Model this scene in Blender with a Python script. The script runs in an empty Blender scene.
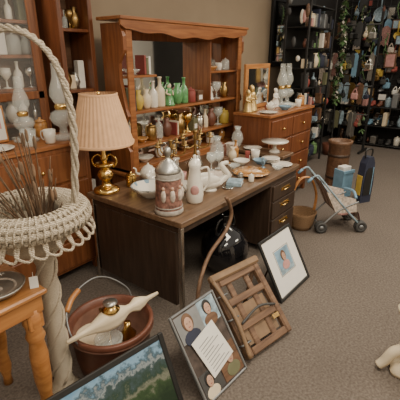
import bpy, bmesh, math, random
from mathutils import Vector, Matrix, Euler
random.seed(11)
C=bpy.context.collection
# ---------------------------------------------------------------- materials
def _nt(name):
    m=bpy.data.materials.new(name); m.use_nodes=True
    nt=m.node_tree; b=nt.nodes['Principled BSDF']; return m,nt,b
def mat(name,col,rough=.5,metal=0,var=.12,scale=12,bump=0,trans=0,coat=0,alpha=1):
    m,nt,b=_nt(name)
    tc=nt.nodes.new('ShaderNodeTexCoord'); n=nt.nodes.new('ShaderNodeTexNoise'); n.inputs['Scale'].default_value=scale; n.inputs['Detail'].default_value=4
    nt.links.new(tc.outputs['Object'],n.inputs['Vector'])
    r=nt.nodes.new('ShaderNodeValToRGB')
    r.color_ramp.elements[0].position=.3; r.color_ramp.elements[1].position=.7
    r.color_ramp.elements[0].color=[max(0,c*(1-var)) for c in col]+[1]
    r.color_ramp.elements[1].color=[min(1,c*(1+var)) for c in col]+[1]
    nt.links.new(n.outputs['Fac'],r.inputs['Fac']); nt.links.new(r.outputs['Color'],b.inputs['Base Color'])
    b.inputs['Roughness'].default_value=rough; b.inputs['Metallic'].default_value=metal
    b.inputs['Transmission Weight'].default_value=trans; b.inputs['Coat Weight'].default_value=coat
    b.inputs['Alpha'].default_value=alpha
    if bump:
        bp=nt.nodes.new('ShaderNodeBump'); bp.inputs['Strength'].default_value=bump; bp.inputs['Distance'].default_value=.01
        nt.links.new(n.outputs['Fac'],bp.inputs['Height']); nt.links.new(bp.outputs['Normal'],b.inputs['Normal'])
    return m
def wood(name,c1,c2,rough=.4,axis=0,scale=6):
    m,nt,b=_nt(name)
    tc=nt.nodes.new('ShaderNodeTexCoord'); mp=nt.nodes.new('ShaderNodeMapping')
    s=[scale*3]*3; s[axis]=scale*.25; mp.inputs['Scale'].default_value=s
    n=nt.nodes.new('ShaderNodeTexNoise'); n.inputs['Scale'].default_value=2; n.inputs['Detail'].default_value=6; n.inputs['Distortion'].default_value=.6
    r=nt.nodes.new('ShaderNodeValToRGB'); r.color_ramp.elements[0].position=.32; r.color_ramp.elements[1].position=.68
    r.color_ramp.elements[0].color=(*c1,1); r.color_ramp.elements[1].color=(*c2,1)
    nt.links.new(tc.outputs['Object'],mp.inputs['Vector']); nt.links.new(mp.outputs['Vector'],n.inputs['Vector'])
    nt.links.new(n.outputs['Fac'],r.inputs['Fac']); nt.links.new(r.outputs['Color'],b.inputs['Base Color'])
    b.inputs['Roughness'].default_value=rough
    return m
def wicker(name,c1,c2,freq=60):
    m,nt,b=_nt(name)
    tc=nt.nodes.new('ShaderNodeTexCoord')
    w=nt.nodes.new('ShaderNodeTexWave'); w.bands_direction='Z'; w.inputs['Scale'].default_value=freq; w.inputs['Distortion'].default_value=3; w.inputs['Detail'].default_value=2;w.inputs['Detail Scale'].default_value=3
    r=nt.nodes.new('ShaderNodeValToRGB'); r.color_ramp.elements[0].color=(*c1,1); r.color_ramp.elements[1].color=(*c2,1)
    bp=nt.nodes.new('ShaderNodeBump'); bp.inputs['Strength'].default_value=.8; bp.inputs['Distance'].default_value=.01
    nt.links.new(tc.outputs['Object'],w.inputs['Vector']); nt.links.new(w.outputs['Fac'],r.inputs['Fac'])
    nt.links.new(r.outputs['Color'],b.inputs['Base Color']); nt.links.new(w.outputs['Fac'],bp.inputs['Height']); nt.links.new(bp.outputs['Normal'],b.inputs['Normal'])
    b.inputs['Roughness'].default_value=.7
    return m
def carpet():
    m,nt,b=_nt('carpet')
    tc=nt.nodes.new('ShaderNodeTexCoord')
    n=nt.nodes.new('ShaderNodeTexNoise'); n.inputs['Scale'].default_value=70; n.inputs['Detail'].default_value=6
    n2=nt.nodes.new('ShaderNodeTexNoise'); n2.inputs['Scale'].default_value=1.6; n2.inputs['Detail'].default_value=3
    r=nt.nodes.new('ShaderNodeValToRGB'); r.color_ramp.elements[0].position=.3;r.color_ramp.elements[1].position=.72
    r.color_ramp.elements[0].color=(.088,.069,.055,1); r.color_ramp.elements[1].color=(.178,.149,.127,1)
    mx=nt.nodes.new('ShaderNodeMixRGB'); mx.blend_type='MULTIPLY'; mx.inputs['Fac'].default_value=.4
    r2=nt.nodes.new('ShaderNodeValToRGB'); r2.color_ramp.elements[0].position=.3;r2.color_ramp.elements[1].position=.7;r2.color_ramp.elements[0].color=(.7,.7,.7,1); r2.color_ramp.elements[1].color=(1,1,1,1)
    nt.links.new(tc.outputs['Object'],n.inputs['Vector']);nt.links.new(tc.outputs['Object'],n2.inputs['Vector'])
    nt.links.new(n.outputs['Fac'],r.inputs['Fac']);nt.links.new(n2.outputs['Fac'],r2.inputs['Fac'])
    nt.links.new(r.outputs['Color'],mx.inputs['Color1']);nt.links.new(r2.outputs['Color'],mx.inputs['Color2'])
    nt.links.new(mx.outputs['Color'],b.inputs['Base Color']); b.inputs['Roughness'].default_value=.95
    bp=nt.nodes.new('ShaderNodeBump'); bp.inputs['Strength'].default_value=.2; bp.inputs['Distance'].default_value=.01
    nt.links.new(n.outputs['Fac'],bp.inputs['Height']); nt.links.new(bp.outputs['Normal'],b.inputs['Normal'])
    return m
def landscape_mat(h):
    m,nt,b=_nt('landscape_print')
    tc=nt.nodes.new('ShaderNodeTexCoord'); sp=nt.nodes.new('ShaderNodeSeparateXYZ'); n=nt.nodes.new('ShaderNodeTexNoise')
    n.inputs['Scale'].default_value=12; n.inputs['Detail'].default_value=9; n.inputs['Roughness'].default_value=.68
    nt.links.new(tc.outputs['Object'],n.inputs['Vector']); nt.links.new(tc.outputs['Object'],sp.inputs['Vector'])
    a=nt.nodes.new('ShaderNodeMath'); a.operation='MULTIPLY_ADD'; a.inputs[1].default_value=.7; nt.links.new(n.outputs['Fac'],a.inputs[0])
    d=nt.nodes.new('ShaderNodeMath'); d.operation='DIVIDE'; d.inputs[1].default_value=h; nt.links.new(sp.outputs['Z'],d.inputs[0])
    nt.links.new(d.outputs[0],a.inputs[2])
    r=nt.nodes.new('ShaderNodeValToRGB'); e=r.color_ramp.elements
    e[0].position=0; e[0].color=(.01,.02,.01,1); e[1].position=1; e[1].color=(.1,.24,.4,1)
    for p,c in [(.45,(.012,.03,.015,1)),(.56,(.03,.06,.025,1)),(.62,(.16,.17,.13,1)),(.68,(.02,.045,.03,1)),(.76,(.04,.07,.08,1)),(.79,(.24,.28,.3,1)),(.83,(.04,.08,.11,1)),(.88,(.2,.34,.48,1))]:
        q=e.new(p); q.color=c
    mu=nt.nodes.new('ShaderNodeMath'); mu.operation='MULTIPLY'; mu.inputs[1].default_value=.72; nt.links.new(a.outputs[0],mu.inputs[0])
    nt.links.new(mu.outputs[0],r.inputs['Fac']); nt.links.new(r.outputs['Color'],b.inputs['Base Color']); b.inputs['Roughness'].default_value=.25
    return m
M={}
M['tan_wall']=mat('tan_wall_paint',(.33,.255,.175),.9,var=.05,scale=3)
M['dark_wall']=mat('dark_slatwall',(.012,.01,.009),.7,var=.3,scale=4)
M['cream_wall']=mat('cream_wall_paint',(.75,.7,.62),.9,var=.05,scale=3)
M['carpet']=carpet()
M['orange']=wood('orange_oak',(.2,.07,.024),(.36,.145,.05),.35)
M['orangeV']=wood('orange_oak_vertical',(.15,.05,.019),(.27,.1,.037),.35,axis=2)
M['red']=wood('cherry_wood',(.11,.036,.016),(.2,.07,.028),.3,axis=2)
M['golden']=wood('golden_oak',(.34,.135,.04),(.5,.23,.075),.35)
M['brown']=wood('brown_wood',(.09,.045,.024),(.17,.09,.05),.45)
M['dark']=wood('dark_walnut_laminate',(.03,.018,.012),(.06,.037,.025),.4,axis=2)
M['desktop']=wood('walnut_desk_top',(.1,.057,.032),(.18,.11,.065),.3)
M['chrome']=mat('chrome_leg',(.6,.56,.5),.25,1,var=.05)
M['brass']=mat('polished_brass',(.75,.5,.17),.22,1,var=.12)
M['oldbrass']=mat('aged_brass',(.4,.26,.1),.35,1,var=.25)
M['pewter']=mat('pewter',(.42,.41,.38),.35,.9)
M['silver']=mat('silver_plate',(.7,.68,.63),.18,1,var=.08)
M['white']=mat('white_ceramic',(.7,.66,.58),.2,coat=.4,var=.04)
M['cream']=mat('cream_ceramic',(.66,.56,.4),.4,var=.08)
M['peach']=mat('peach_pleated_fabric',(.64,.39,.22),.85,var=.08,scale=20)
M['wick']=wicker('white_wicker',(.46,.37,.26),(.84,.74,.58))
M['wickb']=wicker('brown_wicker',(.14,.07,.03),(.4,.24,.12),40)
M['black']=mat('black_plastic',(.012,.012,.012),.5)
M['gloss']=mat('black_glazed_ceramic',(.008,.008,.01),.08,coat=.8)
M['glass']=mat('clear_glass',(.8,.84,.8),.05,trans=0,alpha=.3,coat=.5,var=.02)
M['pane']=mat('glass_pane',(.6,.62,.6),.03,alpha=.08,coat=.6,var=.02)
M['amber']=mat('amber_glass',(.42,.2,.06),.15,coat=.5,var=.3,scale=40)
M['blueglass']=mat('blue_glass',(.2,.32,.42),.15,coat=.5,alpha=.8)
M['green']=mat('green_ceramic',(.1,.3,.11),.25,coat=.4,var=.3,scale=30)
M['leaf']=mat('leaf_green',(.1,.19,.07),.6,var=.4)
M['terra']=mat('brown_stoneware',(.14,.052,.032),.4,var=.2)
M['terralight']=mat('terracotta_inside',(.2,.1,.07),.7,var=.2)
M['steinred']=mat('stein_painted_relief',(.22,.11,.085),.4,var=.65,scale=38)
M['steingray']=mat('stein_stoneware',(.36,.33,.29),.4,var=.25,scale=40)
M['paper']=mat('white_paper',(.72,.7,.65),.7,var=.03)
M['photo']=mat('photo_print_dark',(.06,.045,.04),.3,var=.7,scale=18)
M['skin']=mat('photo_print_skin_tone',(.45,.28,.2),.35,var=.15,scale=15)
M['bluegray']=mat('blue_gray_print',(.25,.34,.4),.5,var=.4,scale=30)
M['skyblue']=mat('sky_blue_print',(.2,.32,.42),.5,var=.3,scale=14)
M['pink']=mat('pink_print',(.5,.26,.24),.5,var=.2)
M['leather']=mat('tan_leather',(.2,.125,.07),.6,var=.2,bump=.3)
M['carrierwood']=wood('worn_wood',(.1,.052,.03),(.2,.115,.065),.6)
M['bluefab']=mat('light_blue_plastic',(.17,.31,.43),.5)
M['redfab']=mat('red_print_fabric',(.32,.17,.15),.8,var=.5,scale=60)
M['wfab']=mat('white_print_fabric',(.55,.47,.4),.8,var=.35,scale=45)
M['gray']=mat('gray_metal',(.25,.26,.27),.4,.6)
M['darkgray']=mat('dark_gray',(.05,.05,.05),.6)
M['twig']=mat('dried_twig',(.16,.1,.06),.9,var=.4)
M['gold']=mat('gold_figurine',(.6,.43,.18),.35,.7)
M['yellow']=mat('yellow_plastic',(.5,.36,.07),.5)
M['navy']=mat('navy_fabric',(.02,.025,.05),.7)
M['bookA']=mat('book_maroon',(.25,.05,.04),.6); M['bookB']=mat('book_olive',(.13,.13,.07),.6)
mm,nt_,b_=_nt('mirror_glass'); b_.inputs['Metallic'].default_value=1; b_.inputs['Roughness'].default_value=.04; b_.inputs['Base Color'].default_value=(.9,.92,.9,1); M['mirror']=mm
M['land']=landscape_mat(.4)

# ---------------------------------------------------------------- mesh builder
def catmull(P,n=6,closed=False):
    P=[Vector(p) for p in P]; out=[]; L=len(P)
    rng=L if closed else L-1
    for i in range(rng):
        if closed: a,b,c,d=P[(i-1)%L],P[i],P[(i+1)%L],P[(i+2)%L]
        else: a,b,c,d=P[max(i-1,0)],P[i],P[i+1],P[min(i+2,L-1)]
        for k in range(n):
            t=k/n; out.append(.5*((2*b)+(c-a)*t+(2*a-5*b+4*c-d)*t*t+(3*b-a-3*c+d)*t**3))
    if not closed: out.append(P[-1])
    return out
class B:
    def __init__(s,name): s.name=name; s.bm=bmesh.new(); s.m=[]
    def mi(s,m):
        if isinstance(m,str): m=M[m]
        if m not in s.m: s.m.append(m)
        return s.m.index(m)
    def faces(s,V,F,m,T=None,smooth=True):
        vs=[s.bm.verts.new(T@Vector(v) if T else v) for v in V]; i=s.mi(m)
        for f in F:
            try:
                fc=s.bm.faces.new([vs[k] for k in f]); fc.material_index=i; fc.smooth=smooth
            except ValueError: pass
    def box(s,x0,x1,y0,y1,z0,z1,m,T=None,bev=0.004):
        b=min(bev,(x1-x0)*.3,(y1-y0)*.3,(z1-z0)*.3)
        t=bmesh.new(); bmesh.ops.create_cube(t,size=1)
        for v in t.verts: v.co=Vector(((x0+x1)/2+v.co.x*(x1-x0),(y0+y1)/2+v.co.y*(y1-y0),(z0+z1)/2+v.co.z*(z1-z0)))
        if b>0: bmesh.ops.bevel(t,geom=t.edges[:],offset=b,segments=1,affect='EDGES')
        t.verts.index_update()
        s.faces([v.co.copy() for v in t.verts],[[v.index for v in f.verts] for f in t.faces],m,T,False); t.free()
    def lathe(s,prof,m,c=(0,0,0),seg=28,T=None,sc=1,rf=None):
        V=[];F=[];n=len(prof)
        for j in range(seg):
            a=2*math.pi*j/seg
            for r,z in prof:
                rr=r*sc*(rf(a,z) if rf else 1)
                V.append((c[0]+rr*math.cos(a),c[1]+rr*math.sin(a),c[2]+z*sc))
        for j in range(seg):
            k=(j+1)%seg
            for i in range(n-1): F.append((j*n+i,k*n+i,k*n+i+1,j*n+i+1))
        s.faces(V,F,m,T)
    def tube(s,P,r,m,seg=8,closed=False,T=None,smooth=0):
        if smooth: P=catmull(P,smooth,closed)
        P=[Vector(p) for p in P]; L=len(P)
        R=r if isinstance(r,(list,tuple)) else None
        V=[];F=[]; up=None
        for i,p in enumerate(P):
            if closed: d=P[(i+1)%L]-P[(i-1)%L]
            else: d=P[min(i+1,L-1)]-P[max(i-1,0)]
            if d.length<1e-9: d=Vector((0,0,1))
            d.normalize()
            if up is None:
                up=Vector((0,0,1)) if abs(d.z)<.9 else Vector((1,0,0))
            up=(up-d*up.dot(d))
            if up.length<1e-6: up=Vector((1,0,0))-d*d.x
            up.normalize(); sd=d.cross(up)
            rr=(R[0]+(R[1]-R[0])*i/(L-1)) if R else r
            for k in range(seg):
                a=2*math.pi*k/seg; V.append(p+up*math.cos(a)*rr+sd*math.sin(a)*rr)
        for i in range(L if closed else L-1):
            j=(i+1)%L
            for k in range(seg):
                q=(k+1)%seg; F.append((i*seg+k,i*seg+q,j*seg+q,j*seg+k))
        if not closed: F.append(tuple(range(seg))); F.append(tuple((L-1)*seg+k for k in range(seg)))
        s.faces(V,F,m,T)
    def ball(s,c,r,m,seg=16,rings=10,T=None):
        if not isinstance(r,(list,tuple)): r=(r,r,r)
        V=[];F=[]
        for i in range(rings+1):
            th=math.pi*i/rings
            for j in range(seg):
                a=2*math.pi*j/seg; V.append((c[0]+r[0]*math.sin(th)*math.cos(a),c[1]+r[1]*math.sin(th)*math.sin(a),c[2]+r[2]*math.cos(th)))
        for i in range(rings):
            for j in range(seg):
                k=(j+1)%seg; F.append((i*seg+j,(i+1)*seg+j,(i+1)*seg+k,i*seg+k))
        s.faces(V,F,m,T)
    def prism(s,poly,y0,y1,m,T=None):
        n=len(poly); V=[(x,y0,z) for x,z in poly]+[(x,y1,z) for x,z in poly]
        F=[tuple(range(n)),tuple(range(2*n-1,n-1,-1))]+[(i,(i+1)%n,n+(i+1)%n,n+i) for i in range(n)]
        s.faces(V,F,m,T,False)
    def done(s,loc=(0,0,0),rot=(0,0,0),scale=1):
        bmesh.ops.remove_doubles(s.bm,verts=s.bm.verts[:],dist=1e-5)
        bmesh.ops.recalc_face_normals(s.bm,faces=s.bm.faces[:])
        me=bpy.data.meshes.new(s.name); s.bm.to_mesh(me); s.bm.free()
        for m in s.m: me.materials.append(m)
        o=bpy.data.objects.new(s.name,me); C.objects.link(o); o.location=loc; o.rotation_euler=rot; o.scale=(scale,)*3
        return o
# ---------------------------------------------------------------- room
def room(name,x0,x1,y0,y1,z0,z1,m):
    b=B(name); b.box(x0,x1,y0,y1,z0,z1,m,bev=0); b.done()
room('floor',-4,7.1,-4.5,1.75,-.1,0,'carpet')
room('wall_back',-4,7.1,1.65,1.75,0,3,'tan_wall')
room('wall_right',7.0,7.1,-4.5,1.65,0,3,'dark_wall')
room('wall_left',-4.1,-4,-4.5,1.75,0,3,'cream_wall')
room('wall_front',-4,7.1,-4.6,-4.5,0,3,'cream_wall')
room('baseboard_back',-4,4.85,1.63,1.65,0,.1,'brown')
room('trim_1',4.9,7.0,1.6,1.65,0,3,'dark_wall')
# ---------------------------------------------------------------- desk
b=B('kneehole_desk')
b.box(-.02,1.72,-.02,.92,.71,.75,'desktop')
b.box(0,1.7,0,.9,.66,.71,'dark')
b.box(0.0,.03,.05,.86,.1,.66,'dark')
b.box(.03,1.2,.84,.87,.15,.66,'dark')
b.box(1.2,1.7,.0,.88,.06,.66,'dark')
for i,(z0,z1) in enumerate([(.08,.33),(.34,.5),(.51,.65)]):
    b.box(1.225,1.675,-.018,.002,z0,z1,'dark')
    zc=z1-.06
    b.tube([(1.39,-.02,zc),(1.39,-.04,zc),(1.51,-.04,zc),(1.51,-.02,zc)],.006,'brass')
    b.box(1.37,1.53,-.022,-.016,zc-.018,zc+.018,'oldbrass')
for x,y in [(-.0,0),(-.0,.88),(1.22,.02),(1.69,.02),(1.69,.86)]:
    b.box(x-.015,x+.015,y-.015,y+.015,0,.71,'chrome')
b.done()
def cabinet(name,x0,x1,y0,y1,h,m,drawers=(2,3),knob='brass',top='orange'):
    b=B(name); W=x1-x0;Dp=y1-y0
    b.box(0,W,0,Dp,.08,h-.03,m); b.box(-.015,W+.015,-.02,Dp,h-.03,h,top)
    for x in (.0,W-.05):
        for y in (0,Dp-.05): b.box(x,x+.05,y,y+.05,0,.09,m)
    nx,nz=drawers; dz=(h-.16)/nz
    for i in range(nx):
        for j in range(nz):
            xa=.03+i*(W-.06)/nx+.01; xb=.03+(i+1)*(W-.06)/nx-.01
            za=.1+j*dz+.01; zb=.1+(j+1)*dz-.01
            b.box(xa,xb,-.015,.001,za,zb,m,bev=.008)
            b.ball(((xa+xb)/2,-.03,(za+zb)/2),.016,knob,8,6)
    b.done((x0,y0,0))
cabinet('low_dresser',.52,2.36,.99,1.29,.74,'orangeV')
cabinet('chest_of_drawers',-1.5,.14,1.06,1.46,1.12,'orangeV',(2,4))
# ---------------------------------------------------------------- hutch with mirror
HX,HY,HZ=.53,1.02,.741
b=B('mirrored_hutch')
W=1.78; Dp=.26; H=1.22
b.box(0.03,W-.03,Dp-.015,Dp,0,H,'orangeV')
b.box(.1,W-.1,Dp-.022,Dp-.014,.08,H-.12,'mirror',bev=0)
for x in (0,W-.035):
    prof=[(0,0),(Dp,0),(Dp,H),(.03,H),(.0,H-.1),(.0,H-.2),(.07,H-.3),(.07,H-.42),(0.02,.56),(.0,.5),(.07,.4),(.07,.3),(0,.2)]
    T=Matrix(((0,1,0,x),(1,0,0,0),(0,0,1,0),(0,0,0,1)))
    b.prism([(y,z) for y,z in prof],0,.035,'orangeV',T)
for x in (.035,W-.1): b.box(x,x+.065,.0,.02,0,H-.05,'orange')
b.box(.0,W,.02,Dp,0,.03,'orange')
for z in (.2,.5): b.box(.035,W-.035,.03,Dp,z,z+.022,'orange')
b.box(.035,.42,.05,Dp,.8,.82,'orange'); b.box(W-.55,W-.035,.05,Dp,.8,.82,'orange')
b.box(W-.56,W-.54,.05,Dp,.52,1.12,'orangeV')
poly=[(-.03,H+.04),(-.03,H-.02)]
for i in range(0,49):
    t=i/48; poly.append((.02+t*(W-.04),H-.075+.01*math.cos(t*math.pi*8)+.02*math.cos(t*2*math.pi)))
poly+= [(W+.03,H-.02),(W+.03,H+.04)]
b.prism(poly,-.02,.0,'orange')
b.box(-.04,W+.04,-.035,Dp,H+.02,H+.045,'orange')
b.done((HX,HY,HZ))
def P_(kind):
    return {'bottle':[(0,0),(.16,0),(.18,.05),(.18,.5),(.14,.62),(.06,.72),(.06,.95),(.08,.96),(.08,1),(0,1)],
    'vase':[(0,0),(.15,0),(.2,.1),(.3,.4),(.25,.65),(.12,.82),(.18,1),(.15,1),(.1,.83),(0,.8)],
    'goblet':[(0,0),(.25,0),(.25,.03),(.05,.08),(.04,.4),(.15,.5),(.28,.7),(.26,1),(.24,1),(.25,.7),(.1,.52),(0,.5)],
    'bowl':[(0,0),(.4,0),(.42,.06),(.8,.35),(1,.6),(.96,.6),(.7,.32),(.3,.12),(0,.1)],
    'plate':[(0,0),(.6,0),(.65,.04),(1,.14),(1,.17),(.62,.09),(0,.06)],
    'jar':[(0,0),(.3,0),(.34,.05),(.34,.7),(.28,.78),(.3,.8),(.3,.84),(.1,.9),(.06,.93),(.07,1),(0,1)]}[kind]
def bookcase(name,x0,x1,y0,y1,h,m,ns=5,door=False,fill=0,pal=None,d0=.08,zs=None):
    b=B(name);W=x1-x0;D=y1-y0
    b.box(0,.04,0,D,0,h,m); b.box(W-.04,W,0,D,0,h,m); b.box(.04,W-.04,D-.02,D,0,h,'brown')
    b.box(-.02,W+.02,-.03,D,h,h+.06,m)
    pal=pal or ['oldbrass','white','glass','terra','cream','pewter']
    for z in (zs or [.06+i*(h-.06)/ns for i in range(ns)]):
        b.box(.04,W-.04,.01,D-.02,z,z+.025,m)
        if fill:
            for j in range(fill):
                x=.09+j*(W-.18)/max(1,fill-1)
                if random.random()<.25: b.box(x-.03,x+.03,d0-.03,d0+.03,z+.026,z+random.uniform(.12,.26),random.choice(['bookA','bookB','cream','paper','brown']))
                else: b.lathe(P_(random.choice(['vase','jar','bottle','goblet'])),random.choice(pal),c=(x,d0,z+.026),sc=random.uniform(.13,.2),seg=14)
    if door:
        for xa,xb in ((.04,W/2-.003),(W/2+.003,W-.04)):
            b.box(xa,xa+.05,-.02,.0,.9,h-.03,m); b.box(xb-.05,xb,-.02,0,.9,h-.03,m)
            for z in (.9,1.4,h-.09): b.box(xa,xb,-.02,0,z,z+.06,m)
            b.box(xa+.05,xb-.05,-.012,-.008,.95,h-.08,'pane',bev=0)
    b.done((x0,y0,0))
bookcase('tall_bookcase',.18,.5,1.33,1.63,2.35,'red',fill=4,d0=.12)
bookcase('china_cabinet',-1.6,.12,1.5,1.645,2.35,'orangeV',6,True,fill=17,pal=['glass','glass','white','white','silver','cream'],d0=.07,zs=[.06,.5,.95,1.2,1.46,1.7,1.94,2.14])
cabinet('sideboard',2.05,3.2,.5,.96,1.12,'red',(2,4),top='orange')
cabinet('side_cabinet',1.78,2.0,.2,.9,.78,'dark',(1,3),top='desktop')
# ---------------------------------------------------------------- generic crockery
def item(name,kind,x,y,z,s,m,rot=(0,0,0)):
    b=B(name); b.lathe(P_(kind),m,sc=s,seg=24); return b.done((x,y,z+.001),rot)
def cup(name,x,y,z,s,m,a=0):
    b=B(name); b.lathe([(0,0),(.3,0),(.36,.08),(.42,.5),(.45,1),(.42,1),(.38,.5),(.3,.12),(0,.1)],m,sc=s)
    b.tube([(.4*s,0,.8*s),(.65*s,0,.85*s),(.72*s,0,.5*s),(.55*s,0,.25*s),(.38*s,0,.3*s)],.05*s,m,smooth=4)
    return b.done((x,y,z+.001),(0,0,a))
def teapot(name,x,y,z,s,m,a=0):
    b=B(name); b.lathe([(0,0),(.3,0),(.32,.05),(.5,.3),(.5,.5),(.35,.72),(.3,.75),(.28,.8),(.1,.9),(.05,.93),(.07,1),(0,1.02)],m,sc=s)
    b.tube([(.45*s,0,.35*s),(.7*s,0,.45*s),(.75*s,0,.7*s),(.9*s,0,.8*s)],[.09*s,.04*s],m,smooth=5)
    b.tube([(-.45*s,0,.6*s),(-.7*s,0,.72*s),(-.8*s,0,.45*s),(-.48*s,0,.25*s)],.045*s,m,smooth=5)
    return b.done((x,y,z+.001),(0,0,a))
def figurine(name,x,y,z,s,m,m2=None,a=0):
    b=B(name); m2=m2 or m
    b.lathe([(0,0),(.26,0),(.27,.04),(.22,.1),(.2,.3),(.12,.5),(.15,.62),(.13,.72),(.05,.78),(0,.79)],m,sc=s,seg=16)
    b.ball((0,0,.87*s),(.1*s,.1*s,.12*s),m2)
    for sg in (-1,1): b.tube([(sg*.13*s,0,.7*s),(sg*.22*s,-.04*s,.55*s),(sg*.08*s,-.17*s,.48*s)],.04*s,m2,smooth=4)
    b.ball((0,.03*s,.93*s),(.11*s,.1*s,.09*s),m)
    return b.done((x,y,z+.001),(0,0,a))
def bird(name,x,y,z,s,m,a=0):
    b=B(name)
    b.lathe([(0,0),(.25,0),(.25,.05),(.08,.1),(.06,.2),(0,.2)],m,sc=s,seg=14)
    b.ball((0,0,.45*s),(.34*s,.2*s,.28*s),m); b.ball((.25*s,0,.78*s),(.14*s,.13*s,.15*s),m)
    b.tube([(.2*s,0,.5*s),(.26*s,0,.75*s)],.12*s,m)
    b.tube([(.36*s,0,.78*s),(.48*s,0,.75*s)],[.05*s,.005*s],m)
    b.tube([(-.2*s,0,.5*s),(-.42*s,0,.62*s),(-.6*s,0,.85*s)],[.14*s,.04*s],m,smooth=3)
    return b.done((x,y,z+.001),(0,0,a))
def book(name,x,y,z,w,d,h,m,a=0):
    b=B(name); b.box(0,w-.004,.003,d-.003,.003,h-.003,'paper'); b.box(-.003,w,0,d,0,.004,m); b.box(-.003,w,0,d,h-.004,h,m); b.box(-.004,0,0,d,0,h,m); return b.done((x,y,z+.001),(0,0,a))
def carton(name,x,y,z,w,d,h,m,a=0):
    b=B(name); b.box(-w/2,w/2,-d/2,d/2,0,h,m,bev=.003); b.box(-w/2-.002,w/2+.002,-d/2-.002,d/2+.002,h*.75,h+.003,m,bev=.002); b.box(-w*.3,w*.3,-d/2-.004,-d/2,h*.2,h*.6,'paper',bev=0); return b.done((x,y,z+.001),(0,0,a))
def oil_lamp(name,x,y,z,s,m='glass'):
    b=B(name)
    b.lathe([(0,0),(.2,0),(.2,.03),(.06,.07),(.05,.16),(.12,.2),(.17,.28),(.14,.36),(.07,.4),(0,.4)],m,sc=s,seg=20)
    b.lathe([(0,.4),(.08,.4),(.09,.45),(.06,.48),(0,.48)],'brass',sc=s,seg=16)
    b.lathe([(.07,.47),(.13,.58),(.12,.68),(.07,.82),(.065,1),(.07,1)],'glass',sc=s,seg=20)
    return b.done((x,y,z+.001))
# ---- on hutch shelves
sz=HZ+.522
def books(name,x,y,z,spec):
    b=B(name); xx=0
    for w,h,m in spec:
        b.box(xx,xx+w-.002,0,.12,0,h,m,bev=.003); b.box(xx+.004,xx+w-.006,.003,.117,h,h+.001,'paper',bev=0); xx+=w
    b.done((x,y,z+.001))
books('row_of_books',HX+.06,HY+.07,sz,[(.03,.2,'bookB'),(.025,.22,'bookA'),(.035,.19,'cream'),(.025,.21,'navy')])
item('yellow_vase','vase',HX+.24,HY+.12,sz,.17,'yellow')
item('ivory_vase','vase',HX+.34,HY+.12,sz,.17,'cream')
item('white_bottle','bottle',HX+.43,HY+.12,sz,.24,'white'); item('white_jug_bottle','bottle',HX+.52,HY+.12,sz,.27,'cream')
figurine('green_figurine',HX+.65,HY+.12,sz,.21,M['green'],M['cream'])
item('green_vase','vase',HX+.78,HY+.13,sz,.2,'green')
item('green_bottle','bottle',HX+.88,HY+.13,sz,.25,'green')
item('red_jar','jar',HX+.99,HY+.13,sz,.15,'bookA')
carton('small_box',HX+1.1,HY+.13,sz,.09,.09,.11,M['brown'])
figurine('white_figurine',HX+1.32,HY+.13,sz,.19,M['white'])
item('glass_goblet','goblet',HX+1.45,HY+.13,sz,.18,'glass'); item('brass_vase','vase',HX+1.6,HY+.13,sz,.17,'oldbrass')
item('glass_bowl','bowl',HX+.2,HY+.14,HZ+.82,.08,'glass'); books('stack_of_books',HX+.3,HY+.08,HZ+.82,[(.025,.16,'bookA'),(.03,.14,'bookB'),(.025,.15,'paper')])
item('amber_bowl','bowl',HX+1.35,HY+.14,HZ+.82,.08,'amber')
cup('white_teacup',HX+1.5,HY+.14,HZ+.82,.08,'white')
item('glass_jar','jar',HX+1.63,HY+.14,HZ+.82,.13,'glass')
s2=HZ+.222
for dx,k,h,m in [(.13,'vase',.17,'white'),(.27,'bowl',.07,'amber'),(.4,'jar',.16,'oldbrass'),(.51,'bottle',.22,'glass'),(.62,'vase',.18,'terra'),(.82,'vase',.2,'oldbrass'),(.94,'goblet',.2,'brass'),(1.14,'jar',.17,'silver'),(1.25,'bottle',.2,'cream'),(1.36,'vase',.2,'terra'),(1.5,'goblet',.2,'glass'),(1.62,'jar',.17,'yellow')]:
    item({'vase':'small_vase','bowl':'small_bowl','jar':'lidded_jar','bottle':'glass_bottle','goblet':'metal_goblet'}[k],k,HX+dx,HY+.14,s2,h,m)
books('row_of_paperbacks',HX+.7,HY+.08,s2,[(.02,.13,'bookA'),(.02,.14,'cream')]); carton('tea_tin',HX+1.04,HY+.14,s2,.07,.07,.12,M['bookB'])
s3=HZ+.03
for dx,k,h,m in [(.13,'jar',.13,'brass'),(.3,'bowl',.09,'white'),(.5,'vase',.15,'white'),(.7,'jar',.14,'glass'),(.9,'bowl',.09,'silver'),(1.12,'vase',.15,'glass'),(1.35,'jar',.14,'white'),(1.58,'vase',.15,'amber')]:
    item('shelf_'+k,k,HX+dx,HY+.14,s3,h,m)
# ---- candelabra
def candelabra(x,y,z,s):
    b=B('brass_candelabra'); m='oldbrass'
    b.lathe([(0,0),(.16,0),(.16,.02),(.05,.06),(.03,.12),(.05,.2),(.025,.26),(.025,.5),(.05,.55),(.03,.6),(.05,.68),(.06,.7),(0,.7)],m,sc=s,seg=18)
    for i in range(5):
        a=i*2*math.pi/5+.3; c,q=math.cos(a),math.sin(a)
        b.tube([(0,0,.42*s),(.14*c*s,.14*q*s,.36*s),(.28*c*s,.28*q*s,.42*s),(.3*c*s,.3*q*s,.56*s)],.014*s,m,smooth=5)
        b.lathe([(0,.56),(.06,.57),(.07,.6),(.03,.6),(.035,.67),(0,.67)],m,c=(.3*c*s,.3*q*s,0),sc=s,seg=12)
    b.done((x,y,z+.001))
candelabra(1.1,.76,.75,.46)
candelabra(.76,.76,.75,.42)
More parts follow.
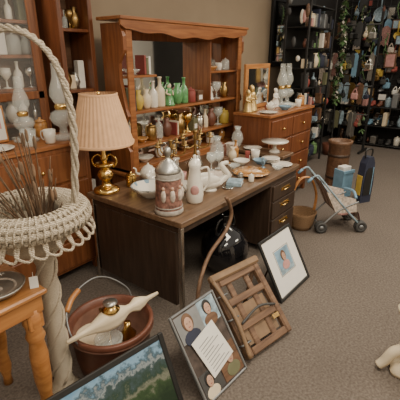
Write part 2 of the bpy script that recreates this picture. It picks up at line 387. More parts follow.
# ---------------------------------------------------------------- table lamp
b=B('brass_table_lamp')
b.lathe([(0,0),(.09,0),(.1,.012),(.095,.03),(.06,.045),(.035,.06),(.03,.09),(.05,.11),(.06,.14),(.045,.17),(.02,.19),(.018,.24),(.03,.26),(.018,.28),(.012,.36),(.012,.5),(0,.5)],'brass')
b.lathe([(0,.18),(.06,.2),(.075,.22),(.06,.23),(0,.23)],'brass')
for sg in (-1,1): b.tube([(sg*.02,0,.22),(sg*.07,0,.2),(sg*.09,0,.25),(sg*.05,0,.29),(sg*.015,0,.27)],.007,'brass',smooth=4)
b.lathe([(.225,.375),(.22,.385),(.13,.715),(.125,.725)],'peach',seg=160,rf=lambda a,z:1+.02*math.cos(a*40))
b.lathe([(.226,.37),(.23,.39),(.222,.391)],'peach',seg=60); b.lathe([(.132,.71),(.134,.727),(.126,.727)],'peach',seg=60)
b.tube([(-.12,0,.7),(0,0,.71),(.12,0,.7)],.003,'brass'); b.lathe([(0,.7),(.012,.7),(.012,.73),(0,.745)],'brass',seg=12)
b.tube([(0,0,.5),(0,0,.71)],.004,'brass')
b.done((.085,.81,.75),(0,0,-.9))
# ---------------------------------------------------------------- beer stein
b=B('beer_stein')
b.lathe([(0,0),(.09,0),(.097,.01),(.094,.03),(.09,.035)],'steingray')
b.lathe([(.09,.035),(.09,.06),(.087,.08),(.083,.22),(.08,.24)],'steinred',rf=lambda a,z:1+.02*math.sin(a*7)*math.sin(z*40))
b.lathe([(.08,.24),(.082,.27),(.076,.28),(.07,.27),(0,.2)],'steingray')
b.lathe([(.09,.045),(.094,.05),(.09,.055)],'steingray'); b.lathe([(.082,.235),(.087,.24),(.082,.246)],'steingray')
b.lathe([(.084,.28),(.086,.29),(.07,.31),(.045,.345),(.02,.36),(.015,.38),(.028,.4),(.02,.43),(0,.445)],'pewter')
b.tube([(.075,0,.25),(.14,0,.26),(.16,0,.17),(.14,0,.08),(.085,0,.06)],.013,'steingray',smooth=6)
b.tube([(.085,0,.285),(.105,0,.3),(.11,0,.33)],.009,'pewter',smooth=3)
for a in (-1.0,-1.7,-2.4,-3.1):
    b.ball((.083*math.cos(a),.083*math.sin(a),.135),(.018,.018,.045),'wfab',10,8); b.ball((.084*math.cos(a),.084*math.sin(a),.185),(.012,.012,.014),'skin',8,6)
b.done((.08,.17,.75),(0,0,.3))
b=B('white_coffee_pot')
b.lathe([(0,0),(.05,0),(.056,.01),(.062,.06),(.057,.13),(.042,.2),(.038,.25),(.044,.27),(.04,.275),(0,.27)],'white')
b.lathe([(.045,.272),(.04,.29),(.02,.31),(.01,.32),(.015,.335),(0,.345)],'white')
b.tube([(.04,0,.24),(.09,0,.25),(.1,0,.16),(.058,0,.08)],.008,'white',smooth=6)
b.tube([(-.05,0,.09),(-.085,0,.14),(-.085,0,.2),(-.105,0,.24)],[.018,.009],'white',smooth=6)
b.ball((0,-.054,.1),(.03,.01,.04),'pink',10,8)
b.done((.33,.15,.75),(0,0,-.9))
b=B('blue_and_white_dish'); b.lathe(P_('bowl'),'white',sc=.14,rf=lambda a,z:1+.05*math.sin(a*8)); b.lathe([(.117,.062),(.138,.0855),(.141,.085)],'blueglass'); b.done((.22,.48,.751))
item('white_plate','plate',.52,.48,.75,.11,'white')
cup('white_mug',.38,.62,.75,.1,'white',1)
b=B('ceramic_swan')
b.lathe([(0,0),(.06,0),(.05,.015),(0,.02)],'white')
b.ball((0,0,.06),(.12,.065,.05),'white')
b.tube([(.09,0,.06),(.15,0,.1),(.12,0,.15),(.1,0,.19),(.13,0,.2)],[.03,.016],'white',smooth=6)
b.ball((.135,0,.2),(.025,.017,.017),'white'); b.tube([(.15,0,.2),(.18,0,.185)],[.009,.002],'amber')
for sg in (-1,1): b.ball((-.03,sg*.045,.085),(.1,.02,.045),'white')
b.tube([(-.1,0,.07),(-.16,0,.11)],[.03,.005],'white')
b.done((.6,.22,.751),(0,0,-.5))
b=B('amber_glass_plate'); b.lathe(P_('plate'),'amber',sc=.16,seg=48,rf=lambda a,z:1+.03*math.cos(a*12)); b.done((1.15,.18,.751))
b=B('serving_tray'); b.lathe([(0,0),(.11,0),(.12,.02),(.125,.02),(.115,-.0),(0,.006)],'wfab',rf=lambda a,z:1.1+.1*math.cos(2*a)); b.done((.88,.36,.752))
book('hardcover_book',.8,.06,.75,.13,.12,.03,'bluegray',.4)
item('white_bowl','bowl',1.36,.41,.75,.08,'white'); item('blue_glass_dish','bowl',1.5,.29,.75,.07,'blueglass')
item('clear_vase','vase',1.34,.68,.75,.24,'glass'); cup('white_sugar_bowl',1.6,.4,.75,.1,'white')
item('small_plate','plate',1.58,.1,.75,.1,'white'); item('brown_jar','jar',1.47,.72,.75,.16,'terra')
bird('blue_bird_figurine',1.4,.2,.75,.1,M['blueglass'],.5)
teapot('silver_teapot',.94,.63,.75,.14,'silver',.5); teapot('porcelain_teapot',.5,.78,.75,.14,'white',2.6)
cup('gilt_teacup',.69,.4,.75,.07,'white',2.3); cup('floral_teacup',.66,.54,.75,.07,'pink',2)
item('silver_goblet','goblet',.8,.53,.75,.14,'silver'); item('crystal_goblet','goblet',1.03,.52,.75,.16,'glass'); item('crystal_goblet','goblet',1.12,.5,.75,.16,'glass')
item('crystal_bowl','bowl',1.22,.4,.75,.06,'glass'); carton('jewelry_box',1.25,.54,.75,.1,.07,.07,M['brown'],.1)
item('cream_vase','vase',1.42,.55,.75,.14,'cream'); item('salt_shaker','jar',.97,.07,.75,.07,'white'); item('pepper_shaker','jar',.95,.16,.75,.07,'pewter')
carton('tin_box',1.62,.7,.75,.1,.1,.12,M['wfab'],.1); item('brass_bell','jar',.29,.76,.75,.12,'brass')
item('glass_dish','bowl',1.42,.06,.75,.055,'glass'); carton('playing_card_box',1.52,.44,.75,.06,.04,.09,M['bookA'],.5)
item('sauce_bowl','bowl',.44,.34,.75,.05,'white'); item('amber_bottle','bottle',1.55,.6,.75,.18,'amber')
item('tall_clear_bottle','bottle',.31,.3,.75,.3,'glass')
figurine('porcelain_figurine',1.24,.84,.75,.13,M['white'],M['skin']); figurine('small_figurine',.61,.65,.75,.15,M['bluegray'],M['skin']); item('ring_dish','plate',.72,.13,.75,.045,'silver')
b=B('plate_stack')
for i in range(4): b.lathe(P_('plate'),'white' if i%2 else 'wfab',c=(0,0,i*.009),sc=.09)
b.done((.8,.26,.751)) if False else b.done((1.62,.24,.751))
b=B('white_cake_stand'); b.lathe([(0,0),(.06,0),(.05,.02),(.02,.04),(.02,.09),(.06,.1),(.13,.105),(.14,.12),(0,.11)],'white'); b.done((1.89,.34,.781))
item('dinner_plate','plate',1.89,.6,.78,.1,'white'); item('glass_pitcher','vase',1.88,.79,.78,.22,'glass')
# ---- chest top (left)
oil_lamp('oil_lamp',.03,1.2,1.12,.55); oil_lamp('hurricane_oil_lamp',-.2,1.34,1.12,.46)
cup('blue_teacup',-.14,1.12,1.12,.1,'white',2); cup('glass_mug',-.29,1.14,1.12,.12,'glass',1)
item('china_plate','plate',-.5,1.2,1.12,.12,'white'); item('wine_glass','goblet',-.56,1.38,1.12,.22,'glass')
item('champagne_glass','goblet',-.68,1.38,1.12,.22,'glass'); item('tall_glass_vase','vase',-.84,1.36,1.12,.3,'glass')
item('stacked_bowl','bowl',-.76,1.15,1.12,.11,'white'); item('amber_jar','jar',-.04,1.4,1.12,.15,'amber')
b=B('framed_certificate'); b.box(-.09,.09,0,.015,0,.26,'golden'); b.box(-.075,.075,-.004,.001,.02,.24,'paper',bev=0); b.box(-.05,.05,-.006,-.003,.1,.2,'pink',bev=0); b.done((-.39,1.4,1.125),(-.08,0,0))
# ---- sideboard top
b=B('small_framed_mirror'); b.box(-.28,.28,0,.03,0,.5,'golden'); b.box(-.23,.23,-.006,.002,.05,.45,'mirror',bev=0); b.done((2.5,.92,1.125))
for x in (2.93,3.1): oil_lamp('hurricane_lamp',x,.82,1.12,.5)
figurine('gold_figurine',2.13,.82,1.12,.24,M['gold']); figurine('gold_figurine',2.24,.84,1.12,.28,M['gold'])
item('white_platter','plate',2.2,.6,1.12,.1,'white'); item('blue_dish','bowl',2.56,.58,1.12,.08,'blueglass'); item('glass_fruit_bowl','bowl',2.75,.6,1.12,.09,'glass'); figurine('white_statuette',2.74,.8,1.12,.22,M['white']); item('amber_canister','jar',3.08,.62,1.12,.14,'amber')
cup('white_cup',2.92,.58,1.12,.09,'white'); teapot('cream_teapot',2.4,.68,1.12,.11,'white',1); book('maroon_book',2.53,.72,1.12,.12,.1,.04,'bookA',.1)
b=B('black_framed_wall_mirror')
for a in ((-.34,-.27),(.27,.34)): b.box(a[0],a[1],-.02,.02,0,1.0,'black')
b.box(-.27,.27,-.02,.02,0,.07,'black'); b.box(-.27,.27,-.02,.02,.93,1.0,'black'); b.box(-.27,.27,0,.01,.07,.93,'mirror',bev=0); b.done((4.4,1.625,1.55))
# ---------------------------------------------------------------- black display rack
cols=['white','pink','bluegray','cream','leaf','terra','black','darkgray','oldbrass','gray','bookA','black','brown','navy','bookB','black','darkgray']
b=B('black_display_rack'); W=.95;D=.35;H=2.6
for x in (0,W):
    for y in (0,D): b.box(x-.015,x+.015,y-.015,y+.015,0,H,'black')
b.box(0,W,D-.01,D,0,H,'black')
for i in range(9):
    z=.12+i*.28; b.box(0,W,0,D,z,z+.015,'black')
for i in range(8):
    z=.137+i*.28
    for j in range(12):
        x=.04+j*.077+random.uniform(-.01,.01); h=random.uniform(.06,.24)
        if random.random()<.5: b.lathe(P_(random.choice(['vase','jar','bottle'])),random.choice(cols),c=(x,random.uniform(.03,.12),z),sc=h,seg=10)
        else: b.box(x-.03,x+.03,.0,random.uniform(.05,.15),z,z+h,random.choice(cols))
for i in range(16):
    b.ball((random.choice([-.05,W+.04]),random.uniform(.0,.3),random.uniform(.5,2.5)),(.025,.035,random.uniform(.04,.1)),random.choice(cols),8,6)
b.done((3.9,.95,0))
# ---------------------------------------------------------------- far wall : one crowded display
def pan(b,x,y,z,r,m):
    T=Matrix.Translation((x,y,z))@Matrix.Rotation(-math.pi/2,4,'Y')
    b.lathe([(0,0),(r*.85,0),(r,.04),(r*.97,.04),(r*.82,.01),(0,.01)],m,T=T,seg=20)
    b.tube([(x-.03,y,z+r),(x-.03,y,z+r+.18)],.014,m)
def shoe(b,x,y,z,m):
    b.ball((x,y,z),(.05,.05,.04),m,10,6); b.ball((x-.1,y,z-.01),(.09,.045,.03),m,10,6); b.tube([(x+.02,y,z-.03),(x+.02,y,z+.06)],.04,m)
def bag(b,x,y,z,w,m):
    b.box(x-.05,x+.05,y-w,y+w*.6,z-w,z+w*.5,m,bev=.02); b.tube([(x,y-w*.7,z+w*.5),(x,y-w*.2,z+w*1.4),(x,y+w*.4,z+w*.5)],.01,m,smooth=5)
def leaves(b,pts,n,L,m='leaf'):
    for i in range(n):
        p=Vector(random.choice(pts)); d=Vector((random.uniform(-1,1),random.uniform(-1,1),random.uniform(-1,.6))).normalized()*L*random.uniform(.6,1.2)
        sdv=d.cross(Vector((0,0,1))).normalized()*L*.2
        b.faces([p,p+d*.5+sdv,p+d,p+d*.5-sdv],[(0,1,2,3)],m,None,False)
def cloth(b,x,y,z,w,h,m):
    pts=[(-w,0),(-w*.9,-h),(-w*.4,-h*.95),(0,-h*1.04),(w*.5,-h*.93),(w,-h),(w*.85,0),(w*.3,.05),(-w*.3,.05)]
    T=Matrix(((0,1,0,x),(1,0,0,y),(0,0,1,z),(0,0,0,1)))
    b.prism(pts,-.015,.015,m,T)
muted=['black','darkgray','gray','brown','bookB','navy','black','terra','darkgray','black','oldbrass','pewter','bookA','black']
lite=['white','cream','wfab','paper','pink','bluegray','pewter','silver','yellow','bluefab','redfab']
b=B('crowded_wall_display')
for i in range(28): y=i*.12-1.6; b.tube([(.1,y,.3),(.1,y,2.9)],.006,'darkgray',4)
for i in range(22): z=.3+i*.12; b.tube([(.1,-1.6,z),(.1,1.55,z)],.006,'darkgray',4)
for i in range(380):
    y=random.uniform(-1.5,1.35); z=random.uniform(.45,2.65); m=random.choice(muted if random.random()<.66 else lite); q=random.random()
    x=random.uniform(-.22,.04)
    if q<.14: bag(b,x,y,z,random.uniform(.03,.09),m)
    elif q<.28: cloth(b,x,y,z,random.uniform(.03,.09),random.uniform(.1,.35),m)
    elif q<.38: shoe(b,x,y,z,m)
    elif q<.62:
        w=random.uniform(.03,.12);h=random.uniform(.04,.15); b.box(x,x+.02,y-w,y+w,z-h,z+h,random.choice(['black','brown','darkgray','oldbrass']),bev=.004); b.box(x-.004,x,y-w*.75,y+w*.75,z-h*.8,z+h*.8,m,bev=0)
    elif q<.69: pan(b,x,y,z,random.uniform(.06,.13),m)
    elif q<.8: b.lathe(P_(random.choice(['vase','jar','bottle','goblet'])),m,c=(x,y,z-.1),sc=random.uniform(.1,.22),seg=10)
    elif q<.9: b.tube([(x,y,z+.1),(x-.03,y+.02,z),(x,y-.01,z-.1),(x-.02,y+.01,z-.25)],random.uniform(.005,.012),m,smooth=4)
    else:
        pts=[(x,y,z+.15),(x-.03,y+.03,z),(x,y-.02,z-.18)]; b.tube(pts,.008,'leaf',smooth=4); leaves(b,catmull(pts,4),14,.09,random.choice(['leaf','leaf','bookB','pewter']))
for r_ in range(3):
    z=.03+r_*.36; b.box(-.45,-.1,-1.55,1.2,z,z+.02,'black')
    for i in range(20):
        y=-1.45+i*.135; h=random.uniform(.1,.3); m=random.choice(muted if random.random()<.8 else lite)
        q=random.random()
        if q<.4: b.box(-.42,-.25,y,y+random.uniform(.06,.12),z+.02,z+.02+h,m,bev=.01)
        elif q<.7: b.lathe(P_(random.choice(['vase','jar'])),m,c=(-.3,y+.04,z+.021),sc=h*.8,seg=12)
        else: shoe(b,-.28,y+.05,z+.06,m)
for y in (-1.55,-.2,1.17): b.box(-.45,-.1,y,y+.03,0,.78,'black')
b.done((6.88,0,0))
b=B('tall_leafy_flower_pole'); pts=catmull([(0,0,2.75),(-.03,.03,2.3),(.02,-.02,1.8),(0,.02,1.2),(.01,0,.6),(0,0,.1)],10); b.tube(pts,.015,'black',6); b.lathe([(0,0),(.12,0),(.15,.2),(.13,.2),(0,.15)],'terra'); leaves(b,pts[:-16],230,.14); leaves(b,pts[:-16],110,.11,'white'); leaves(b,pts[:-16],90,.12,'bookB'); b.done((5.3,.93,0))
b=B('freestanding_merchandise_rack')
for y in (0,1.0):
    b.box(-.02,.02,y-.02,y+.02,0,2.4,'black'); b.box(-.25,.25,y-.02,y+.02,0,.04,'black')
for z in (.7,1.2,1.7,2.2):
    b.tube([(-.12,0,z),(-.12,1.0,z)],.01,'darkgray'); b.tube([(.0,0,z),(-.12,0,z)],.01,'darkgray'); b.tube([(0,1,z),(-.12,1,z)],.01,'darkgray')
    for i in range(18):
        y=.04+i*.053; m=random.choice(muted if random.random()<.7 else lite); q=random.random()
        if q<.5: cloth(b,-.12+random.uniform(-.06,.06),y,z,random.uniform(.03,.06),random.uniform(.15,.42),m)
        elif q<.88: bag(b,-.16,y,z-.16,random.uniform(.04,.08),m)
        else: leaves(b,[(-.12,y,z-.1),(-.12,y,z-.25),(-.12,y,z-.02)],12,.1,'leaf')
b.done((5.85,.5,0))
# ---------------------------------------------------------------- barrel, bag, box
b=B('wooden_umbrella_stand'); b.lathe([(0,0),(.15,0),(.16,.02),(.155,.04),(.14,.06),(.14,.6),(.155,.62),(.16,.66),(.13,.66),(.12,.5),(0,.45)],'brown',seg=24)
for z in (.15,.45): b.lathe([(.141,z),(.146,z+.005),(.146,z+.03),(.141,z+.035)],'dark')
b.done((3.48,.18,0))
b=B('dark_tote_bag'); prof=[(-.12,0),(.12,0),(.13,.25),(.1,.5),(.05,.58),(-.05,.58),(-.1,.5),(-.13,.25)]
b.prism([(x*.7,z) for x,z in prof],-.05,.05,'navy'); b.prism([(x*.5,z*.6+.1) for x,z in prof],-.056,-.05,'black')
b.box(-.096,-.088,-.04,.04,.1,.35,'yellow'); b.box(.05,.062,-.058,-.05,.1,.45,'bluefab')
b.tube([(-.05,0,.57),(-.05,0,.66),(.05,0,.66),(.05,0,.57)],.01,'black',smooth=5)
b.done((3.15,-.28,0),(0,0,-.5))
b=B('blue_storage_crate')
b.box(-.09,.09,-.08,.08,0,.02,'bluefab')
for q in ((-.09,-.078,-.08,.08),(.078,.09,-.08,.08),(-.078,.078,-.08,-.068),(-.078,.078,.068,.08)): b.box(q[0],q[1],q[2],q[3],.02,.36,'bluefab')
b.box(-.1,.1,-.09,-.08,.32,.36,'bluefab'); b.box(-.07,.07,-.05,.05,.02,.4,'paper')
b.done((3.2,.0,0),(0,0,-.4))
b=B('wicker_flower_basket'); b.lathe([(0,0),(.1,0),(.12,.05),(.14,.16),(.15,.19),(.135,.19),(.12,.1),(0,.03)],'wickb')
for k in (-.008,.008): b.tube([(-.14,k,.17),(-.15,k,.35),(-.08,k,.52),(0,k,.56),(.08,k,.52),(.15,k,.35),(.14,k,.17)],.009,'golden',smooth=6)
b.done((1.95,-.0,0),(0,0,-.6))
# ---------------------------------------------------------------- doll stroller
b=B('doll_stroller'); w=.14
for sg in (-1,1):
    y=sg*w
    b.tube([(.2,y,.06),(.02,y,.25),(-.22,y,.52),(-.27,y,.56),(-.31,y,.54)],.009,'bluegray',smooth=4)
    b.tube([(-.18,y,.06),(-.02,y,.22),(.15,y,.3)],.009,'gray',smooth=3)
    b.tube([(-.31,y,.54),(-.35,y,.5)],.014,'bluefab')
    for x in (.2,-.18):
        for o in (-.018,.018):
            T=Matrix.Translation((x,y+o,.055))@Matrix.Rotation(math.pi/2,4,'X')
            b.lathe([(.0,-.008),(.03,-.008),(.033,-.012),(.054,-.01),(.055,0),(.054,.01),(.033,.012),(.03,.008),(0,.008)],'darkgray',T=T,seg=18)
            b.lathe([(0,-.012),(.022,-.012),(.022,.012),(0,.012)],'gray',T=T,seg=12)
b.tube([(.2,-w,.06),(.2,w,.06)],.007,'gray'); b.tube([(-.18,-w,.06),(-.18,w,.06)],.007,'gray')
prof=catmull([(-.23,0,.51),(-.13,0,.36),(-.05,0,.2),(.05,0,.18),(.15,0,.21),(.19,0,.11)],4)
n=len(prof)
for k in range(8):
    y0=-w+k*2*w/8; y1=y0+2*w/8
    V=[(p.x,y0,p.z) for p in prof]+[(p.x,y1,p.z) for p in prof]+[(p.x+.004,y0,p.z-.008) for p in prof]+[(p.x+.004,y1,p.z-.008) for p in prof]
    F=[(i,i+1,n+i+1,n+i) for i in range(n-1)]+[(2*n+i,3*n+i,3*n+i+1,2*n+i+1) for i in range(n-1)]
    b.faces(V,F,['redfab','wfab','wfab'][k%3])
for sg in (-1,1): b.faces([(-.16,sg*w,.4),(-.05,sg*w,.19),(.15,sg*w,.2),(.12,sg*w,.33)],[(0,1,2,3)],'wfab')
b.tube([(.12,-w,.34),(.15,0,.36),(.12,w,.34)],.013,'bluefab',smooth=5)
b.done((2.2,-.26,0),(0,0,-.85),1.1)
# ---------------------------------------------------------------- leaning pictures
def picture(name,w,h,bw,fm,loc,yaw,lean,art,t=.02,strut=0):
    b=B(name)
    b.box(-w/2,-w/2+bw,0,t,0,h,fm); b.box(w/2-bw,w/2,0,t,0,h,fm); b.box(-w/2+bw,w/2-bw,0,t,0,bw,fm); b.box(-w/2+bw,w/2-bw,0,t,h-bw,h,fm)
    art(b,w,h,bw)
    if strut:
        P0=Vector((0,t,h*.75)); R=Matrix.Rotation(-lean,3,'X'); w0=R@P0; w1=Vector((0,w0.y+.1,-t*math.sin(lean)+.006)); P1=R.inverted()@w1
        b.tube([P0,P1],.008,'brown')
    return b.done((loc[0],loc[1],t*math.sin(lean)+.001),(-lean,0,yaw))
def oval(b,x,z,rx,rz,y,m):
    b.ball((x,y,z),(rx,.0015,rz),m,18,8)
def portrait(b,x,z,r,y=.005,hair='black',coat='darkgray'):
    oval(b,x,z-r*1.9,r*1.5,r*1.0,y+.0015,coat); oval(b,x,z+r*.15,r*.95,r*1.2,y,hair); oval(b,x,z-r*.1,r*.68,r*.92,y-.002,'skin')
    for q in (-.26,.26): oval(b,x+q*r,z+.05*r,r*.1,r*.05,y-.004,'black')
    oval(b,x,z-.5*r,r*.2,r*.05,y-.004,'bookA')
def art_white(b,w,h,bw):
    b.box(-w/2+bw,w/2-bw,.009,.014,bw,h-bw,'paper',bev=0)
    b.box(-.1,.1,.007,.01,h*.33,h*.72,'skyblue',bev=0)
    b.box(-.1,.1,.006,.008,h*.33,h*.42,'bluegray',bev=0)
    portrait(b,.0,h*.59,.036,.004,'brown','pink')
    b.tube([(-.11,.008,h*.315),(.11,.008,h*.315),(.11,.008,h*.735),(-.11,.008,h*.735)],.002,'darkgray',4,closed=True)
picture('framed_portrait_with_white_mat',.48,.48,.024,'black',(.83,-.47),-.03,.5,art_white,strut=1)
def art_poster(b,w,h,bw):
    b.box(-w/2+bw,w/2-bw,.009,.014,bw,h-bw,'photo',bev=0)
    b.box(-.16,.02,.006,.009,.33,.48,'gray',bev=0); b.box(.02,.16,.006,.009,.34,.485,'bluegray',bev=0); b.box(.0,.165,.006,.009,.02,.2,'brown',bev=0); b.box(-.16,-.01,.006,.009,.02,.15,'darkgray',bev=0)
    portrait(b,-.08,.42,.042,.004,'brown','navy'); portrait(b,.085,.43,.036,.004,'black','brown')
    portrait(b,.09,.13,.038,.004,'brown','bookB'); portrait(b,-.1,.1,.034,.004,'black','cream')
    T=Matrix.Translation((-.0,0,.24))@Matrix.Rotation(-.22,4,'Y'); b.box(-.1,.1,-.003,.002,-.13,.1,'paper',T,bev=0)
    for i in range(9): b.box(-.075,.075-.03*(i%3),-.004,-.003,-.11+i*.02,-.106+i*.02,'gray',T,bev=0)
picture('framed_photos_and_document',.36,.5,.012,'gray',(-.28,-.575),-.06,.58,art_poster,strut=1)
def art_land(b,w,h,bw): b.box(-w/2+bw,w/2-bw,.006,.012,bw,h-bw,'land',bev=0)
picture('framed_landscape_picture',.84,.4,.03,'black',(-.93,-.39),-.15,.45,art_land,strut=1)
# ---------------------------------------------------------------- folding wooden rack (open lattice)
b=B('folding_wooden_rack'); L=.5; W=.42
for x in (-W/2,W/2-.05):
    b.box(x,x+.05,0,.05,0,L,'carrierwood',bev=.01)
for x in (-.1,.055): b.box(x,x+.045,.02,.04,.03,L-.02,'carrierwood',bev=.006)
for z in (.0,.15,.31,.445): b.box(-W/2+.05,W/2-.05,.0,.022,z+.004,z+.05,'carrierwood',bev=.008)
b.box(-W/2-.01,W/2+.01,-.02,.03,L-.01,L+.04,'leather',bev=.012)
b.tube([(-W/2,-.012,.01),(-W/2+.02,-.03,.25),(-W/2,-.012,.5)],.014,'leather',smooth=6)
for z in (.09,.25,.4): b.tube([(-W/2-.008,.03,z),(-W/2-.008,-.012,z),(-W/2+.058,-.012,z),(-W/2+.058,.03,z)],.006,'gray')
b.box(-.14,.14,.03,.034,.06,.3,'leather',bev=0)
b.box(.1,.16,-.004,.0,.12,.15,'oldbrass'); b.tube([(-.15,-.01,.2),(.02,-.02,.24),(.16,-.01,.2)],.008,'darkgray',smooth=5)
R=Matrix.Rotation(-.75,3,'X')
for x in (-.17,.17):
    P0=Vector((x,.05,.45)); w0=R@P0; P1=R.inverted()@Vector((x,w0.y+.06,-.025)); b.tube([P0,P1],.014,'carrierwood')
b.done((.14,-.62,.037),(-.75,0,-.2))
b=B('curved_wooden_cane')
b.tube([(-.02,-.14,.012),(.04,-.11,.28),(.2,-.07,.44),(.42,-.055,.54),(.5,-.05,.64),(.47,-.05,.74),(.42,-.055,.8)],.014,'carrierwood',smooth=8); b.done()
# ---------------------------------------------------------------- black jug
b=B('black_glazed_jug'); b.lathe([(0,0),(.11,0),(.13,.02),(.19,.12),(.205,.2),(.19,.29),(.13,.37),(.055,.42),(.045,.5),(.06,.52),(.05,.525),(.035,.5),(0,.45)],'gloss',seg=40)
for sg in (-1,1): b.tube([(sg*.045,0,.49),(sg*.1,0,.48),(sg*.13,0,.42),(sg*.12,0,.37)],.013,'gloss',smooth=6)
b.done((.74,.16,0))
# ---------------------------------------------------------------- crock with stuff
b=B('stoneware_crock'); b.lathe([(0,0),(.19,0),(.2,.01),(.215,.1),(.225,.24),(.24,.26),(.245,.3),(.235,.305),(.22,.3),(.21,.24),(.2,.06),(0,.04)],'terra',seg=40)
b.lathe([(.2195,.295),(.209,.235),(.199,.06),(0,.045)],'terralight',seg=40)
b.lathe([(.232,.25),(.246,.262),(.243,.27)],'terralight',seg=40)
b.tube([(-.235,.02,.28),(-.25,.06,.36),(-.2,.12,.44),(-.1,.15,.49),(.05,.15,.5),(.16,.12,.45),(.23,.05,.36),(.235,.02,.28)],.005,'gray',smooth=5)
b.tube([(-.2,.12,.44),(-.14,.14,.475),(-.07,.15,.492)],.016,'golden',smooth=4)
b.lathe([(0,0),(.08,0),(.09,.02),(.05,.04),(.03,.07),(.05,.12),(.02,.16),(.02,.2),(0,.2)],'brass',c=(.07,-.06,.05))
b.lathe([(0,0),(.07,0),(.08,.05),(.07,.05),(.055,.02),(0,.015)],'glass',c=(-.09,-.05,.2)); b.lathe([(0,0),(.085,0),(.1,.07),(.09,.07),(0,.02)],'cream',c=(-.06,.09,.14))
b.lathe(P_('jar'),'glass',c=(.1,.09,.05),sc=.22); b.tube([(-.1,-.1,.06),(.02,.05,.2),(.08,.15,.27)],.01,'oldbrass')
b.done((-.53,.09,0),(0,0,.2))
b=B('cream_wall_sconce')
T=Matrix.Rotation(math.pi/2,4,'Y')
b.lathe([(0,-.3),(.012,-.295),(.018,-.2),(.03,-.15),(.058,-.08),(.064,-.02),(.05,.03),(.028,.07),(.026,.1),(.045,.14),(.034,.18),(.016,.22),(.01,.3),(0,.305)],'cream',T=T,seg=24,rf=lambda a,z:.75+.25*abs(math.cos(a)))
b.lathe([(0,0),(.04,0),(.05,.015),(.03,.03),(.02,.05),(0,.05)],'brass',c=(-.03,0,.045)); b.lathe([(.0,.0),(.035,.0),(.04,.01),(0,.01)],'pewter',c=(-.03,0,.095))
b.done((-.55,.01,.372),(0,0,-.1))
# ---------------------------------------------------------------- end table at left
b=B('oak_end_table')
b.box(-.75,0,0,.55,.765,.79,'golden',bev=.008); b.box(-.73,-.02,.02,.53,.68,.765,'golden')
leg=[(0,.0),(.022,.0),(.018,.05),(.03,.12),(.024,.2),(.034,.3),(.036,.45),(.028,.52),(.038,.55),(.03,.58),(.036,.62),(.036,.7),(0,.7)]
for x in (-.69,-.06):
    for y in (.06,.49): b.lathe(leg,'golden',c=(x,y,0),seg=16,rf=lambda a,z:1.15); b.box(x-.035,x+.035,y-.035,y+.035,.6,.7,'golden')
b.done((-.95,-.06,0))
b=B('round_ceramic_dish'); b.lathe([(0,0),(.06,0),(.07,.015),(.1,.03),(.11,.045),(.1,.047),(.07,.03),(0,.02)],'pewter',seg=36); b.lathe([(0,.022),(.05,.024),(.085,.036)],'wfab'); b.done((-1.1,.06,.791))
b=B('price_tag'); b.box(0,.035,0,.002,0,.05,'paper',bev=0); b.tube([(.017,0,.05),(.017,.01,.07)],.001,'paper'); b.done((-1.0,-.01,.792),(-.5,0,-.5))
# ---------------------------------------------------------------- tall wicker stand with basket
b=B('wicker_plant_stand')
b.lathe([(0,0),(.09,0),(.095,.02),(.06,.06),(.045,.12),(.05,.3),(.042,.5),(.048,.7),(.04,.8),(.06,.86),(.1,.9),(.0,.92)],'wick',seg=28)
for k in range(3):
    b.tube([(.05*math.cos(t*.5+k*2.1),.05*math.sin(t*.5+k*2.1),.1+t*.035) for t in range(22)],.008,'wick',6)
bc=(-.05,-.03)
b.lathe([(0,.89),(.08,.9),(.15,.96),(.18,1.03),(.19,1.07)],'wick',c=(bc[0],bc[1],0),seg=48)
b.lathe([(.15,1.08),(.12,1.02),(.08,.97),(0,.95)],'wick',c=(bc[0],bc[1],0),seg=48)
for k in range(9):
    t=k/9*2*math.pi; rr=.195+.048*math.cos(t); zz=1.075+.04*math.sin(t)
    b.tube([(bc[0]+(rr+.004*(i%2))*math.cos(i*2*math.pi/72),bc[1]+(rr+.004*(i%2))*math.sin(i*2*math.pi/72),zz+.005*((i+k)%2)) for i in range(72)],.0165,'wick',6,closed=True)
for i in range(60):
    a=i*2*math.pi/60
    P=[]
    for q in range(11):
        t=q/10*math.pi*1.5-.5; aa=a+q*.012; rr=.195+.066*math.cos(t); zz=1.075+.057*math.sin(t); P.append((bc[0]+rr*math.cos(aa),bc[1]+rr*math.sin(aa),zz))
    b.tube(P,.005,'wick',5)
for i in range(30):
    a=i*2*math.pi/30; a2=a+2*math.pi/30
    p=lambda r,aa,z:(bc[0]+r*math.cos(aa),bc[1]+r*math.sin(aa),z)
    b.tube([p(.225,a,1.05),p(.262,a,1.01),p(.266,(a+a2)/2+.06,.985),p(.26,a2+.02,1.01),p(.225,a2+.04,1.05)],.0065,'wick',6,smooth=3)
d=Vector((.613,-.79,0))
for ph in (0,2.1,4.2):
    pts=[]
    for i in range(81):
        t=i/80; a=math.pi*t; x=-math.cos(a)*(.2+.11*math.sin(a)); z=1.08+.74*math.sin(a)**.8
        c=Vector((bc[0],bc[1],0))+d*(x+.03*math.sin(a)); tw=ph+t*60
        pts.append((c.x+.009*math.cos(tw),c.y+.009*math.sin(tw),z+.009*math.sin(tw)))
    b.tube(pts,.008,'wick',6)
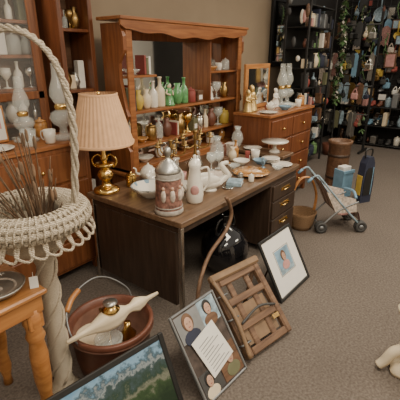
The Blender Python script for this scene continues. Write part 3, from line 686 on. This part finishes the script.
for i in range(44):
    a=random.uniform(0,6.28); r=random.uniform(.04,.15); h=random.uniform(.2,.5)
    x,y=r*math.cos(a)+bc[0],r*math.sin(a)+bc[1]
    b.tube([(x*.3,y*.3,.96),(x*.8,y*.8,.96+h*.5),(x*1.4-.02,y*1.3,.96+h)],[.005,.002],'twig',5,smooth=4)
    if i%3==0: b.ball((x*1.4-.02,y*1.3,.96+h),(.008,.008,.03),'twig',8,6)
b.done((-.85,.12,0))
# ---------------------------------------------------------------- ornate cream leg at right edge
b=B('carved_cream_pedestal')
b.lathe([(0,0),(.13,0),(.14,.03),(.11,.06),(.07,.09),(.06,.14),(.09,.2),(.07,.26),(.06,.3),(.13,.36),(.14,.4),(0,.4)],'cream',rf=lambda a,z:1+.08*math.cos(a*8),seg=48)
for i in range(4):
    a=i*math.pi/2+.5; c,q=math.cos(a),math.sin(a)
    b.tube([(.06*c,.06*q,.16),(.13*c,.13*q,.13),(.17*c,.17*q,.06),(.2*c,.2*q,.025)],[.035,.025],'cream',smooth=5)
b.done((.47,-1.36,0))
# ---------------------------------------------------------------- lights
w=bpy.data.worlds.new('world'); bpy.context.scene.world=w; w.use_nodes=True
w.node_tree.nodes['Background'].inputs[0].default_value=(1,.89,.75,1); w.node_tree.nodes['Background'].inputs[1].default_value=.68
def area(n,loc,sx,sy,e,col=(1,.88,.7)):
    l=bpy.data.lights.new(n,'AREA'); l.shape='RECTANGLE'; l.size=sx; l.size_y=sy; l.energy=e; l.color=col
    o=bpy.data.objects.new(n,l); C.objects.link(o); o.location=loc
area('ceiling_light_1',(0,-1.2,2.9),1.6,.6,70); area('ceiling_light_2',(2.8,-.8,2.9),1.6,.6,55); area('ceiling_light_3',(5.5,-.8,2.9),1.6,.6,22); area('ceiling_light_4',(-2,-2.2,2.9),1.6,.6,50); area('mirror_fill_light',(2.5,-3.6,2.9),1.6,.6,70)  # last area light is added to brighten what the hutch mirror reflects
area('cabinet_light',(-.4,1.47,2.3),.9,.04,4)
# ---------------------------------------------------------------- camera
cam=bpy.data.cameras.new('camera'); co=bpy.data.objects.new('camera',cam); C.objects.link(co)
co.location=(-1.66,-1.44,1.73); p=math.radians(20.8)
dv=Vector((.79*math.cos(p),.613*math.cos(p),-math.sin(p))); co.rotation_euler=dv.to_track_quat('-Z','Y').to_euler()
cam.sensor_width=36; cam.lens=36*384/400; cam.clip_start=.05
bpy.context.scene.camera=co
